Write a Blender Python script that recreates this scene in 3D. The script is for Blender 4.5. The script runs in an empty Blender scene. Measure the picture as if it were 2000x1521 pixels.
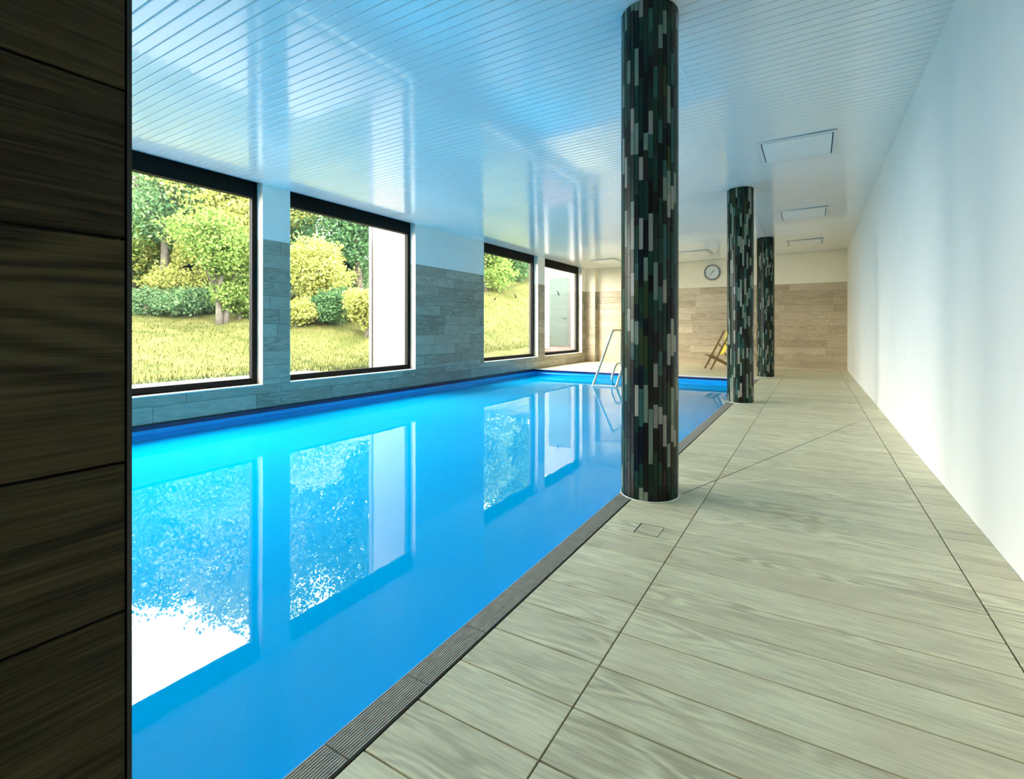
import bpy, bmesh, math, random
import numpy as np
from mathutils import Vector, Matrix

S = bpy.context.scene
COL = S.collection

# ------------------------------------------------------------------ camera
PSI = 0.5126
cam_d = bpy.data.cameras.new('camera')
cam_d.sensor_fit = 'HORIZONTAL'
cam_d.sensor_width = 36.0
cam_d.lens = 942.6 * 36.0 / 2000.0
cam_d.shift_x = (1000 - 1057.1) / 2000.0
cam_d.shift_y = (642.3 - 760.5) / 2000.0
cam_d.clip_start = 0.02
cam_d.clip_end = 500
cam = bpy.data.objects.new('camera', cam_d)
COL.objects.link(cam)
cam.location = (0, 0, 1.1)
cam.rotation_euler = (math.pi / 2, 0, PSI)
S.camera = cam

# ------------------------------------------------------------------ sky, sun, exposure
SKY_STRENGTH = 16.0
world = bpy.data.worlds.new('hazy_sky')
S.world = world
world.use_nodes = True
wbg = world.node_tree.nodes['Background']
wbg.inputs[0].default_value = (1.0, 0.96, 0.89, 1)
wbg.inputs[1].default_value = SKY_STRENGTH

sun_d = bpy.data.lights.new('sun', 'SUN')
sun_d.energy = 6.0
sun_d.angle = math.radians(3)
sun_d.color = (1.0, 0.93, 0.80)
sun = bpy.data.objects.new('sun', sun_d)
COL.objects.link(sun)
sun.location = (12, -6, 20)
# shines from behind the house towards the garden
sun.rotation_euler = Vector((-0.82, 0.22, -0.53)).to_track_quat('-Z', 'Y').to_euler()

S.view_settings.view_transform = 'Standard'
S.view_settings.look = 'None'
S.view_settings.gamma = 1.0
S.view_settings.use_curve_mapping = False
S.view_settings.exposure = 0.58
S.cycles.max_bounces = 9
S.cycles.diffuse_bounces = 5
S.cycles.glossy_bounces = 4
S.cycles.transparent_max_bounces = 10
S.cycles.caustics_reflective = False
S.cycles.caustics_refractive = False
S.cycles.sample_clamp_indirect = 6.0
S.cycles.use_adaptive_sampling = True
S.cycles.adaptive_threshold = 0.1
S.cycles.adaptive_min_samples = 24

# ------------------------------------------------------------------ main measures (metres)
XL = -6.70            # inner face of the window wall
XP = -1.147           # pool edge on the deck side
XG = -1.028           # deck side of the grates
XO = -0.609           # long floor joint
XR = 0.80             # right hand wall
YB = 15.19            # back wall
YP = 11.55            # far end of the pool
YN = -3.2             # rear of the room
YPN = -3.0            # near end of the pool
ZW = -0.18            # water level
ZT = 2.355            # top of the wall tiles
def zc(x): return 3.20 + 0.0121 * (x + 0.9)     # gently sloping ceiling
OPEN = [(-1.56, 1.0), (1.39, 3.975), (4.37, 6.95), (9.17, 11.73), (12.11, 14.68)]  # first opening is unseen, added to bring daylight to the near end
ZS = 0.315

rng = random.Random(7)

# ------------------------------------------------------------------ helpers
def link(o, parent=None):
    COL.objects.link(o)
    if parent is not None:
        o.parent = parent
    return o

def tag(o, label=None, cat=None, group=None, kind=None):
    if label: o['label'] = label
    if cat: o['category'] = cat
    if group: o['group'] = group
    if kind: o['kind'] = kind
    return o

def empty(name, loc=(0, 0, 0)):
    o = bpy.data.objects.new(name, None)
    o.empty_display_size = 0.1
    o.location = loc
    return link(o)

class MB:
    """collects geometry for one mesh"""
    def __init__(s): s.v = []; s.f = []; s.mi = []; s.r = []
    def add(s, vs, fs, mi=0, r=0.0):
        b = len(s.v)
        s.v += [tuple(a) for a in vs]
        for f in fs:
            s.f.append(tuple(b + i for i in f)); s.mi.append(mi); s.r.append(r)
        return s
    def box(s, x0, x1, y0, y1, z0, z1, mi=0, r=0.0):
        return s.add([(x0,y0,z0),(x1,y0,z0),(x1,y1,z0),(x0,y1,z0),(x0,y0,z1),(x1,y0,z1),(x1,y1,z1),(x0,y1,z1)],
              [(0,3,2,1),(4,5,6,7),(0,1,5,4),(1,2,6,5),(2,3,7,6),(3,0,4,7)], mi, r)
    def tube(s, pts, rad, n=10, mi=0, cap=True):
        pts = [Vector(p) for p in pts]
        rads = rad if isinstance(rad, (list, tuple)) else [rad] * len(pts)
        rings = []
        up = Vector((0.13, 0.27, 0.95)).normalized()
        for i, p in enumerate(pts):
            a = pts[max(i - 1, 0)]; b = pts[min(i + 1, len(pts) - 1)]
            t = (b - a).normalized()
            u = t.cross(up)
            if u.length < 1e-3: u = t.cross(Vector((1, 0, 0)))
            u.normalize(); w = t.cross(u).normalized()
            rings.append([p + (u * math.cos(2*math.pi*k/n) + w * math.sin(2*math.pi*k/n)) * rads[i] for k in range(n)])
        vs = [v for r in rings for v in r]
        fs = []
        for i in range(len(pts) - 1):
            for k in range(n):
                k2 = (k + 1) % n
                fs.append((i*n+k, i*n+k2, (i+1)*n+k2, (i+1)*n+k))
        if cap:
            fs.append(tuple(range(n - 1, -1, -1)))
            fs.append(tuple((len(pts)-1)*n + k for k in range(n)))
        return s.add(vs, fs, mi)
    def mesh(s, name):
        m = bpy.data.meshes.new(name)
        m.from_pydata(s.v, [], s.f)
        if any(s.mi): m.polygons.foreach_set('material_index', s.mi)
        if any(s.r):
            a = m.attributes.new('rnd', 'FLOAT', 'FACE')
            a.data.foreach_set('value', s.r)
        m.update()
        return m
    def build(s, name, mat, parent=None, smooth=False):
        m = s.mesh(name)
        for mm in (mat if isinstance(mat, (list, tuple)) else [mat]): m.materials.append(mm)
        if smooth:
            m.polygons.foreach_set('use_smooth', [True] * len(m.polygons))
        return link(bpy.data.objects.new(name, m), parent)

def smooth_by_angle(o, ang=40):
    m = o.data
    bm = bmesh.new(); bm.from_mesh(m)
    for e in bm.edges:
        e.smooth = len(e.link_faces) == 2 and e.calc_face_angle(0) < math.radians(ang)
    for f in bm.faces: f.smooth = True
    bm.to_mesh(m); bm.free()

_tile_cache = {}
def tile_mesh(L, W, T, b, mat, name):
    """flat tile, local x length, y width, z thickness, arrises chamfered"""
    key = (round(L, 3), round(W, 3), round(T, 4), b, mat.name, name)
    if key in _tile_cache: return _tile_cache[key]
    vs = []
    for (sx, sy, z) in [(L/2, W/2, 0), (L/2, W/2, T - b), (L/2 - b, W/2 - b, T)]:
        vs += [(-sx, -sy, z), (sx, -sy, z), (sx, sy, z), (-sx, sy, z)]
    fs = [(0,1,5,4),(1,2,6,5),(2,3,7,6),(3,0,4,7),(4,5,9,8),(5,6,10,9),(6,7,11,10),(7,4,8,11),(8,9,10,11),(3,2,1,0)]
    m = bpy.data.meshes.new(name); m.from_pydata(vs, [], fs); m.materials.append(mat); m.update()
    _tile_cache[key] = m
    return m

ROT = {'floor': Matrix.Identity(3),
       'x+': Matrix(((0, 0, 1), (1, 0, 0), (0, 1, 0))),        # length along Y, width along Z, faces +X
       'y-': Matrix(((1, 0, 0), (0, 0, -1), (0, 1, 0)))}       # length along X, width along Z, faces -Y
def place_tile(mesh, name, loc, rot, parent):
    o = bpy.data.objects.new(name, mesh)
    o.matrix_world = Matrix.Translation(loc) @ ROT[rot].to_4x4()
    return link(o, parent)

# ------------------------------------------------------------------ materials
def new_mat(name):
    m = bpy.data.materials.new(name); m.use_nodes = True
    nt = m.node_tree; nt.nodes.clear()
    out = nt.nodes.new('ShaderNodeOutputMaterial')
    return m, nt, out

def N(nt, t, **kw):
    n = nt.nodes.new('ShaderNode' + t)
    for k, v in kw.items(): setattr(n, k, v)
    return n

def setv(n, **kw):
    for k, v in kw.items(): n.inputs[k.replace('_', ' ')].default_value = v
    return n

def plain(name, col, rough=0.5, metal=0.0, spec=0.5, noise=0.0, nscale=8.0, bump=0.0, coat=0.0):
    m, nt, out = new_mat(name)
    p = N(nt, 'BsdfPrincipled')
    p.inputs['Base Color'].default_value = (*col, 1)
    p.inputs['Roughness'].default_value = rough
    p.inputs['Metallic'].default_value = metal
    p.inputs['Specular IOR Level'].default_value = spec
    p.inputs['Coat Weight'].default_value = coat
    p.inputs['Coat Roughness'].default_value = 0.03
    if noise or bump:
        g = N(nt, 'NewGeometry')
        n = N(nt, 'TexNoise'); n.inputs['Scale'].default_value = nscale; n.inputs['Detail'].default_value = 5
        nt.links.new(g.outputs['Position'], n.inputs['Vector'])
        if noise:
            r = N(nt, 'MapRange'); setv(r, From_Min=.3, From_Max=.7, To_Min=1 - noise, To_Max=1 + noise)
            nt.links.new(n.outputs['Fac'], r.inputs['Value'])
            mx = N(nt, 'VectorMath', operation='SCALE'); mx.inputs[0].default_value = col
            nt.links.new(r.outputs['Result'], mx.inputs['Scale'])
            nt.links.new(mx.outputs[0], p.inputs['Base Color'])
        if bump:
            b = N(nt, 'Bump'); b.inputs['Strength'].default_value = bump; b.inputs['Distance'].default_value = .01
            nt.links.new(n.outputs['Fac'], b.inputs['Height'])
            nt.links.new(b.outputs[0], p.inputs['Normal'])
    nt.links.new(p.outputs[0], out.inputs['Surface'])
    return m

def wood_tile(name, light, dark, axis, rough=0.35, tint=None, contrast=1.0, fine=1.0, spec=.5, tone=.30, rings=.26, fib=1.5):
    """wood-look porcelain tile: grain runs along `axis` (0 x, 1 y); every tile gets its own piece of the pattern"""
    m, nt, out = new_mat(name)
    L = nt.links.new
    g = N(nt, 'NewGeometry'); oi = N(nt, 'ObjectInfo'); at = N(nt, 'Attribute', attribute_name='rnd')
    rs = N(nt, 'Math', operation='ADD'); L(oi.outputs['Random'], rs.inputs[0]); L(at.outputs['Fac'], rs.inputs[1])
    off = N(nt, 'Vector' + 'Math', operation='SCALE'); off.inputs[0].default_value = (37.0, 53.0, 41.0)
    L(rs.outputs[0], off.inputs['Scale'])
    pos = N(nt, 'VectorMath', operation='ADD'); L(g.outputs['Position'], pos.inputs[0]); L(off.outputs[0], pos.inputs[1])
    def scaled(a, c):
        v = [c, c, c]; v[axis] = a
        n = N(nt, 'VectorMath', operation='MULTIPLY'); n.inputs[1].default_value = v
        L(pos.outputs[0], n.inputs[0]); return n
    # slow field that makes cathedral shapes
    s1 = scaled(1.3, 7.0)
    n1 = N(nt, 'TexNoise'); setv(n1, Scale=1.0, Detail=2.0, Roughness=.5); L(s1.outputs[0], n1.inputs['Vector'])
    k1 = N(nt, 'Math', operation='MULTIPLY'); k1.inputs[1].default_value = 60.0; L(n1.outputs['Fac'], k1.inputs[0])
    k2 = N(nt, 'Math', operation='SINE'); L(k1.outputs[0], k2.inputs[0])
    # fibres
    s2 = scaled(7.0, 170.0 * fine)
    n2 = N(nt, 'TexNoise'); setv(n2, Scale=1.0, Detail=5.0, Roughness=.65); L(s2.outputs[0], n2.inputs['Vector'])
    # blotches
    s3 = scaled(2.2, 9.0)
    n3 = N(nt, 'TexNoise'); setv(n3, Scale=1.0, Detail=4.0, Roughness=.6); L(s3.outputs[0], n3.inputs['Vector'])
    # where the rings show
    s4 = scaled(1.0, 3.5)
    n4 = N(nt, 'TexNoise'); setv(n4, Scale=1.0, Detail=1.0); L(s4.outputs[0], n4.inputs['Vector'])
    mk = N(nt, 'MapRange'); setv(mk, From_Min=.42, From_Max=.62, To_Min=.0, To_Max=rings); L(n4.outputs['Fac'], mk.inputs['Value'])
    ring = N(nt, 'Math', operation='MULTIPLY'); L(k2.outputs[0], ring.inputs[0]); L(mk.outputs[0], ring.inputs[1])
    a1 = N(nt, 'Math', operation='MULTIPLY_ADD'); a1.inputs[1].default_value = fib; L(n2.outputs['Fac'], a1.inputs[0]); L(ring.outputs[0], a1.inputs[2])
    a2 = N(nt, 'Math', operation='MULTIPLY_ADD'); a2.inputs[1].default_value = 1.2; L(n3.outputs['Fac'], a2.inputs[0]); L(a1.outputs[0], a2.inputs[2])
    a3 = N(nt, 'Math', operation='MULTIPLY_ADD'); a3.inputs[1].default_value = tone; L(rs.outputs[0], a3.inputs[0]); L(a2.outputs[0], a3.inputs[2])
    mr = N(nt, 'MapRange'); setv(mr, From_Min=.60 + fib / 2 + tone / 2 - .62 / contrast, From_Max=.60 + fib / 2 + tone / 2 + .62 / contrast, To_Min=0.0, To_Max=1.0); L(a3.outputs[0], mr.inputs['Value'])
    ramp = N(nt, 'ValToRGB')
    ramp.color_ramp.elements[0].color = (*dark, 1); ramp.color_ramp.elements[1].color = (*light, 1)
    L(mr.outputs['Result'], ramp.inputs['Fac'])
    p = N(nt, 'BsdfPrincipled'); p.inputs['Roughness'].default_value = rough; p.inputs['Specular IOR Level'].default_value = spec
    col = ramp.outputs['Color']
    if tint:
        tn = N(nt, 'Mix', data_type='RGBA'); tn.inputs['B'].default_value = (*tint, 1)
        s5 = scaled(1.7, 3.0); n5 = N(nt, 'TexNoise'); setv(n5, Scale=1.0, Detail=2.0); L(s5.outputs[0], n5.inputs['Vector'])
        tf = N(nt, 'MapRange'); setv(tf, From_Min=.52, From_Max=.72, To_Min=0, To_Max=.45); L(n5.outputs['Fac'], tf.inputs['Value'])
        L(tf.outputs[0], tn.inputs['Factor']); L(col, tn.inputs['A']); col = tn.outputs['Result']
    L(col, p.inputs['Base Color'])
    b = N(nt, 'Bump'); b.inputs['Strength'].default_value = .25; b.inputs['Distance'].default_value = .003
    L(a1.outputs[0], b.inputs['Height']); L(b.outputs[0], p.inputs['Normal'])
    L(p.outputs[0], out.inputs['Surface'])
    return m

M = {}
M['floor'] = wood_tile('floor_plank_tile', (.88, .81, .55), (.48, .42, .27), 0, rough=.42, tint=(.66, .54, .36), contrast=1.05, fine=.7, tone=.35, rings=.34, fib=1.9)
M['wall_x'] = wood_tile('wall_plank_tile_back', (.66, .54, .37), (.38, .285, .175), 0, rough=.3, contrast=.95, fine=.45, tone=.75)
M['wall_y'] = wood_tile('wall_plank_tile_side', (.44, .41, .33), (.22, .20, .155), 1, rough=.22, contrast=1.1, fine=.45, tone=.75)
M['near'] = wood_tile('dark_plank_tile', (.092, .068, .031), (.014, .010, .0045), 1, rough=.5, contrast=1.15, fine=1.7, spec=.15, rings=.45, fib=2.1)  # pier tile, darkened so its colour carries the shade it stands in
M['grout'] = plain('grout', (.10, .095, .08), .9)
M['grout_floor'] = plain('floor_grout', (.045, .042, .034), .9)
M['plaster'] = plain('plaster', (.86, .82, .75), .7, noise=.02, nscale=3, bump=.03)
M['reveal_tile'] = plain('beige_reveal_tile', (.62, .54, .44), .35, noise=.1, nscale=5)
M['plaster_warm'] = plain('plaster_warm', (.92, .83, .66), .7, noise=.02, nscale=3, bump=.03)
M['white_wall'] = plain('white_plaster', (.90, .89, .87), .7, noise=.015, nscale=3, bump=.03)
M['slat'] = plain('lacquered_slat', (.88, .88, .88), .13, spec=.6, coat=.5)
M['ceil_void'] = plain('ceiling_void', (.16, .19, .23), .8)
M['panel_frame'] = plain('panel_frame', (.72, .74, .75), .35)
M['shadow_gap'] = plain('dark_gap', (.03, .035, .04), .8)
M['black_frame'] = plain('black_frame', (.006, .005, .004), .6, spec=.15)
M['sill'] = plain('sill_board', (.85, .83, .78), .3)
M['liner'] = plain('pool_liner', (.001, .43, .95), .25, noise=.03)
M['liner_band'] = plain('navy_band', (.004, .006, .09), .3)
M['coping'] = plain('pool_coping', (.86, .82, .78), .5, noise=.05)
M['grate'] = plain('grate_plastic', (.42, .385, .33), .5, noise=.12, nscale=30)
M['channel'] = plain('channel_dark', (.02, .018, .015), .8)
M['steel'] = plain('stainless_steel', (.75, .74, .72), .18, metal=1.0)
M['tread'] = plain('tread_plastic', (.62, .70, .74), .4)
M['black'] = plain('black_film', (.006, .006, .006), .5)
M['rim'] = plain('clock_rim', (.22, .22, .22), .35, metal=.6)
M['face'] = plain('clock_face', (.80, .80, .79), .35)
M['ink'] = plain('clock_ink', (.06, .06, .06), .5)
M['wood_frame'] = wood_tile('chair_wood', (.36, .23, .10), (.20, .12, .05), 0, rough=.45)
M['canvas'] = plain('yellow_canvas', (.88, .70, .10), .8, noise=.05, nscale=40, bump=.2)
M['silicone'] = plain('white_silicone', (.80, .80, .78), .4)
M['edge_trim'] = plain('dark_edge_profile', (.02, .022, .018), .4, metal=.3)
M['ext_white'] = plain('white_render', (.26, .24, .215), .9, noise=.03, nscale=2)
M['ext_grey'] = plain('grey_zinc', (.10, .095, .095), .6)
M['door_green'] = plain('green_door', (.016, .042, .034), .35, noise=.06, nscale=1.5)
M['red_pave'] = plain('red_paving', (.085, .046, .042), .85, noise=.1, nscale=6)
M['terrace'] = plain('pale_concrete', (.14, .128, .115), .9, noise=.06, nscale=4)
M['roof'] = plain('roof_slab', (.3, .3, .3), .9)
M['bark'] = plain('bark', (.045, .036, .026), .9, noise=.25, nscale=14, bump=.5)
M['bark_grey'] = plain('grey_bark', (.07, .062, .05), .9, noise=.25, nscale=14, bump=.5)

def glass_mat():
    m, nt, out = new_mat('window_glass'); L = nt.links.new
    lw = N(nt, 'LayerWeight'); lw.inputs['Blend'].default_value = .5
    pw = N(nt, 'Math', operation='POWER'); pw.inputs[1].default_value = 5.0; L(lw.outputs['Facing'], pw.inputs[0])
    f = N(nt, 'Math', operation='MULTIPLY_ADD'); f.inputs[1].default_value = .94; f.inputs[2].default_value = .03; L(pw.outputs[0], f.inputs[0])
    t = N(nt, 'BsdfTransparent'); t.inputs['Color'].default_value = (.97, .99, .98, 1)
    g = N(nt, 'BsdfGlossy'); g.inputs['Roughness'].default_value = 0.0
    x = N(nt, 'MixShader'); L(f.outputs[0], x.inputs[0]); L(t.outputs[0], x.inputs[1]); L(g.outputs[0], x.inputs[2])
    L(x.outputs[0], out.inputs['Surface']); return m
M['glass'] = glass_mat()

def water_mat():
    m, nt, out = new_mat('pool_water'); L = nt.links.new
    g = N(nt, 'NewGeometry')
    mp = N(nt, 'Mapping'); mp.inputs['Scale'].default_value = (.9, .55, 1); L(g.outputs['Position'], mp.inputs['Vector'])
    n1 = N(nt, 'TexNoise'); setv(n1, Scale=1.0, Detail=1.5, Roughness=.4); L(mp.outputs[0], n1.inputs['Vector'])
    mp2 = N(nt, 'Mapping'); mp2.inputs['Scale'].default_value = (2.2, 5.5, 1); L(g.outputs['Position'], mp2.inputs['Vector'])
    n2 = N(nt, 'TexNoise'); setv(n2, Scale=1.0, Detail=1.0); L(mp2.outputs[0], n2.inputs['Vector'])
    ad = N(nt, 'Math', operation='MULTIPLY_ADD'); ad.inputs[1].default_value = .10; L(n2.outputs['Fac'], ad.inputs[0]); L(n1.outputs['Fac'], ad.inputs[2])
    b = N(nt, 'Bump'); b.inputs['Strength'].default_value = 1.0; b.inputs['Distance'].default_value = .003; L(ad.outputs[0], b.inputs['Height'])
    fr = N(nt, 'Fresnel'); fr.inputs['IOR'].default_value = 1.333; L(b.outputs[0], fr.inputs['Normal'])
    d = N(nt, 'BsdfDiffuse'); d.inputs['Color'].default_value = (.000, .50, .98, 1)
    t = N(nt, 'BsdfTransparent'); t.inputs['Color'].default_value = (.25, .97, 1.0, 1)
    body = N(nt, 'MixShader'); body.inputs[0].default_value = .27; L(d.outputs[0], body.inputs[1]); L(t.outputs[0], body.inputs[2])
    gl = N(nt, 'BsdfGlossy'); gl.inputs['Roughness'].default_value = .0; L(b.outputs[0], gl.inputs['Normal'])
    x = N(nt, 'MixShader'); L(fr.outputs[0], x.inputs[0]); L(body.outputs[0], x.inputs[1]); L(gl.outputs[0], x.inputs[2])
    L(x.outputs[0], out.inputs['Surface']); return m
M['water'] = water_mat()

def diffuser_mat():
    m, nt, out = new_mat('light_diffuser'); L = nt.links.new
    p = N(nt, 'BsdfPrincipled'); p.inputs['Base Color'].default_value = (.82, .84, .85, 1); p.inputs['Roughness'].default_value = .3
    p.inputs['Emission Color'].default_value = (1, .93, .82, 1); p.inputs['Emission Strength'].default_value = .0
    L(p.outputs[0], out.inputs['Surface']); return m
M['diffuser'] = diffuser_mat()

def leaf_mat(name, a, b, trans=.45):
    m, nt, out = new_mat(name); L = nt.links.new
    at = N(nt, 'Attribute', attribute_name='rnd')
    r = N(nt, 'ValToRGB'); r.color_ramp.elements[0].color = (*a, 1); r.color_ramp.elements[1].color = (*b, 1); L(at.outputs['Fac'], r.inputs['Fac'])
    d = N(nt, 'BsdfDiffuse'); L(r.outputs[0], d.inputs['Color'])
    t = N(nt, 'BsdfTranslucent'); L(r.outputs[0], t.inputs['Color'])
    x = N(nt, 'MixShader'); x.inputs[0].default_value = trans; L(d.outputs[0], x.inputs[1]); L(t.outputs[0], x.inputs[2])
    L(x.outputs[0], out.inputs['Surface']); return m
M['leaf_yellow'] = leaf_mat('yellow_green_leaves', (.17, .195, .04), (.37, .385, .13))
M['leaf_green'] = leaf_mat('green_leaves', (.06, .12, .025), (.22, .30, .085))
M['leaf_cool'] = leaf_mat('cool_green_leaves', (.045, .11, .05), (.16, .25, .12))
M['leaf_dark'] = leaf_mat('dark_green_leaves', (.025, .07, .032), (.10, .19, .08))
M['blade'] = leaf_mat('grass_blades', (.022, .032, .006), (.088, .084, .022), .35)

def lawn_mat():
    m, nt, out = new_mat('lawn'); L = nt.links.new
    g = N(nt, 'NewGeometry')
    n = N(nt, 'TexNoise'); setv(n, Scale=1.1, Detail=7.0, Roughness=.7); L(g.outputs['Position'], n.inputs['Vector'])
    r = N(nt, 'ValToRGB'); e = r.color_ramp.elements
    e[0].position = .35; e[0].color = (.028, .038, .007, 1); e[1].position = .65; e[1].color = (.078, .076, .024, 1)
    L(n.outputs['Fac'], r.inputs['Fac'])
    p = N(nt, 'BsdfPrincipled'); p.inputs['Roughness'].default_value = .95; p.inputs['Specular IOR Level'].default_value = .1
    L(r.outputs[0], p.inputs['Base Color'])
    b = N(nt, 'Bump'); b.inputs['Strength'].default_value = .8; b.inputs['Distance'].default_value = .08; L(n.outputs['Fac'], b.inputs['Height']); L(b.outputs[0], p.inputs['Normal'])
    L(p.outputs[0], out.inputs['Surface']); return m
M['lawn'] = lawn_mat()

MOSAIC = [plain('mosaic_black', (.003, .003, .003), .28, spec=.22), plain('mosaic_dark_green', (.010, .034, .020), .28, spec=.22),
          plain('mosaic_forest', (.006, .020, .011), .28, spec=.22), plain('mosaic_teal', (.030, .085, .068), .28, spec=.22),
          plain('mosaic_sage', (.17, .21, .155), .3, spec=.22), plain('mosaic_stone', (.27, .25, .20), .32, spec=.22),
          plain('mosaic_umber', (.020, .015, .010), .3, spec=.22), plain('mosaic_moss', (.030, .042, .012), .28, spec=.22)]
MOS_W = [.25, .20, .16, .07, .13, .08, .08, .05]

# ================================================================== STRUCTURE
# ---- floor
floor = tag(MB().box(XG, XR, YN, YB, -.25, -.010).box(XL, XG, YP + .14, YB, -.25, -.010).build('floor', M['grout_floor']),
            'deck of pale grey-brown wood-look plank tiles beside the pool', kind='structure')
PITCH = .1985; GAP = .0055
ft = M['floor']
rest = MB()
def floor_tile(x0, x1, y0, y1, single):
    if single:
        me = tile_mesh(x1 - x0 - GAP, y1 - y0 - GAP, .010, .0012, ft, 'plank_tile')
        place_tile(me, 'plank_tile', ((x0 + x1) / 2, (y0 + y1) / 2, -.010), 'floor', floor)
    else:
        rest.box(x0 + GAP/2, x1 - GAP/2, y0 + GAP/2, y1 - GAP/2, -.010, 0.0, 0, rng.uniform(.05, 1))
j0 = 1.071 - PITCH * 16
nrow = int((YB - j0) / PITCH) + 1
for i in range(nrow):
    y0 = j0 + i * PITCH; y1 = min(y0 + PITCH, YB)
    if y0 < YN or y1 - y0 < .02: continue
    single = y0 < 9.0 and y1 > .3
    floor_tile(XG + .004, XO, y0, y1, single)
    floor_tile(XO, XO + 1.2, y0, y1, single)
    floor_tile(XO + 1.2, XR, y0, y1, False)
# far deck behind the pool
i = 0; y = YP + .14
while y < YB - .03:
    y1 = min(y + PITCH, YB)
    x = XG - .002; k = 0
    while x > XL + .02:
        L_ = (.6 if (i % 2 and k == 0) else 1.2)
        x0 = max(XL, x - L_)
        floor_tile(x0, x, y, y1, True)
        x = x0; k += 1
    y = y1; i += 1
o = rest.build('plank_tile_field', ft, floor); tag(o, kind='stuff')
# diagonal cut joint where the floor falls to the drain
P0, P1 = Vector((-.76, 3.26, 0)), Vector((.45, 6.78, 0))
d = (P1 - P0).normalized(); n_ = Vector((-d.y, d.x, 0)) * .0022
MB().add([P0 - n_, P1 - n_, P1 + n_, P0 + n_] + [p + Vector((0, 0, .0009)) for p in (P0 - n_, P1 - n_, P1 + n_, P0 + n_)],
         [(3,2,1,0),(4,5,6,7),(0,1,5,4),(1,2,6,5),(2,3,7,6),(3,0,4,7)]).build('diagonal_joint', M['grout_floor'], floor)

# ---- overflow grates along the pool edge
ch = tag(MB().box(XP + .012, XG, YPN, YP + .14, -.10, -.045).box(XG - .004, XG, YPN, YP + .14, -.045, -.002).build('trim_1', M['channel']),
         'narrow drain channel with ribbed grates along the pool edge', kind='structure')
g0 = 1.131 - .2965 * 9
gm = MB()
GW = XG - .006 - (XP + .014); nrib = 12; GL = .2925
for k in range(nrib):
    x = -GW / 2 + GW * (k + .5) / nrib; w = GW / nrib * .33
    gm.add([(x - w, -GL/2, -.012), (x + w, -GL/2, -.012), (x + w*.8, -GL/2, 0), (x - w*.8, -GL/2, 0),
            (x - w, GL/2, -.012), (x + w, GL/2, -.012), (x + w*.8, GL/2, 0), (x - w*.8, GL/2, 0)],
           [(0,1,2,3),(7,6,5,4),(1,0,4,5),(2,1,5,6),(3,2,6,7),(0,3,7,4)])
for yb in (-GL*.33, 0, GL*.33):
    gm.box(-GW/2, GW/2, yb - .004, yb + .004, -.024, -.0125)
gmesh = gm.mesh('ribbed_grate'); gmesh.materials.append(M['grate'])
y = g0
while y < YP - .05:
    if y > YPN:
        o = bpy.data.objects.new('ribbed_grate', gmesh)
        o.location = ((XP + .014 + XG - .006) / 2, y + .148, -.001)
        link(o, ch)
    y += .2965

# ---- pool shell and water
pool = tag(empty('swimming_pool', ((XL + XP) / 2, (YP + YPN) / 2, -1.0)),
           'blue lined swimming pool below the window wall', 'pool')
def inpool(mb, name, mat, parent=pool):
    o = mb.build(name, mat, parent); o.matrix_parent_inverse = Matrix.Translation(-pool.location); return o
inpool(MB().box(XL, XP + .012, YPN - .1, YP + .12, -1.0, -.90), 'pool_floor', M['liner'])
inpool(MB().box(XL, XL + .006, YPN, YP, -1.0, -.068), 'liner_wall', M['liner'])
inpool(MB().box(XP, XP + .012, YPN - .1, YP, -1.0, -.012), 'liner_wall', M['liner'])
inpool(MB().box(XL, XP, YP, YP + .12, -1.0, -.068), 'liner_wall', M['liner'])
inpool(MB().box(XL, XP, YPN - .1, YPN, -1.0, -.02), 'liner_wall', M['liner'])
inpool(MB().box(XL, XL + .010, YPN, YP - .010, -.068, -.018), 'navy_band', M['liner_band'])
inpool(MB().box(XL, XP, YP - .010, YP + .12, -.068, -.018), 'navy_band', M['liner_band'])
inpool(MB().tube([(XL + .004, YPN, -.118), (XL + .004, YP - .01, -.118)], .012, 8), 'liner_bead', M['liner'])
inpool(MB().tube([(XL + .01, YP - .004, -.118), (XP - .005, YP - .004, -.118)], .012, 8), 'liner_bead', M['liner'])
cop = MB().box(XL, XG, YP - .01, YP + .138, -.018, .0)
inpool(cop, 'coping', M['coping'])
water = MB().add([(XL, YPN, ZW), (XP, YPN, ZW), (XP, YP, ZW), (XL, YP, ZW)], [(0, 1, 2, 3)]).build('pool_water', M['water'])
tag(water, 'calm bright blue pool water mirroring the windows', 'water', kind='stuff')

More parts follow.
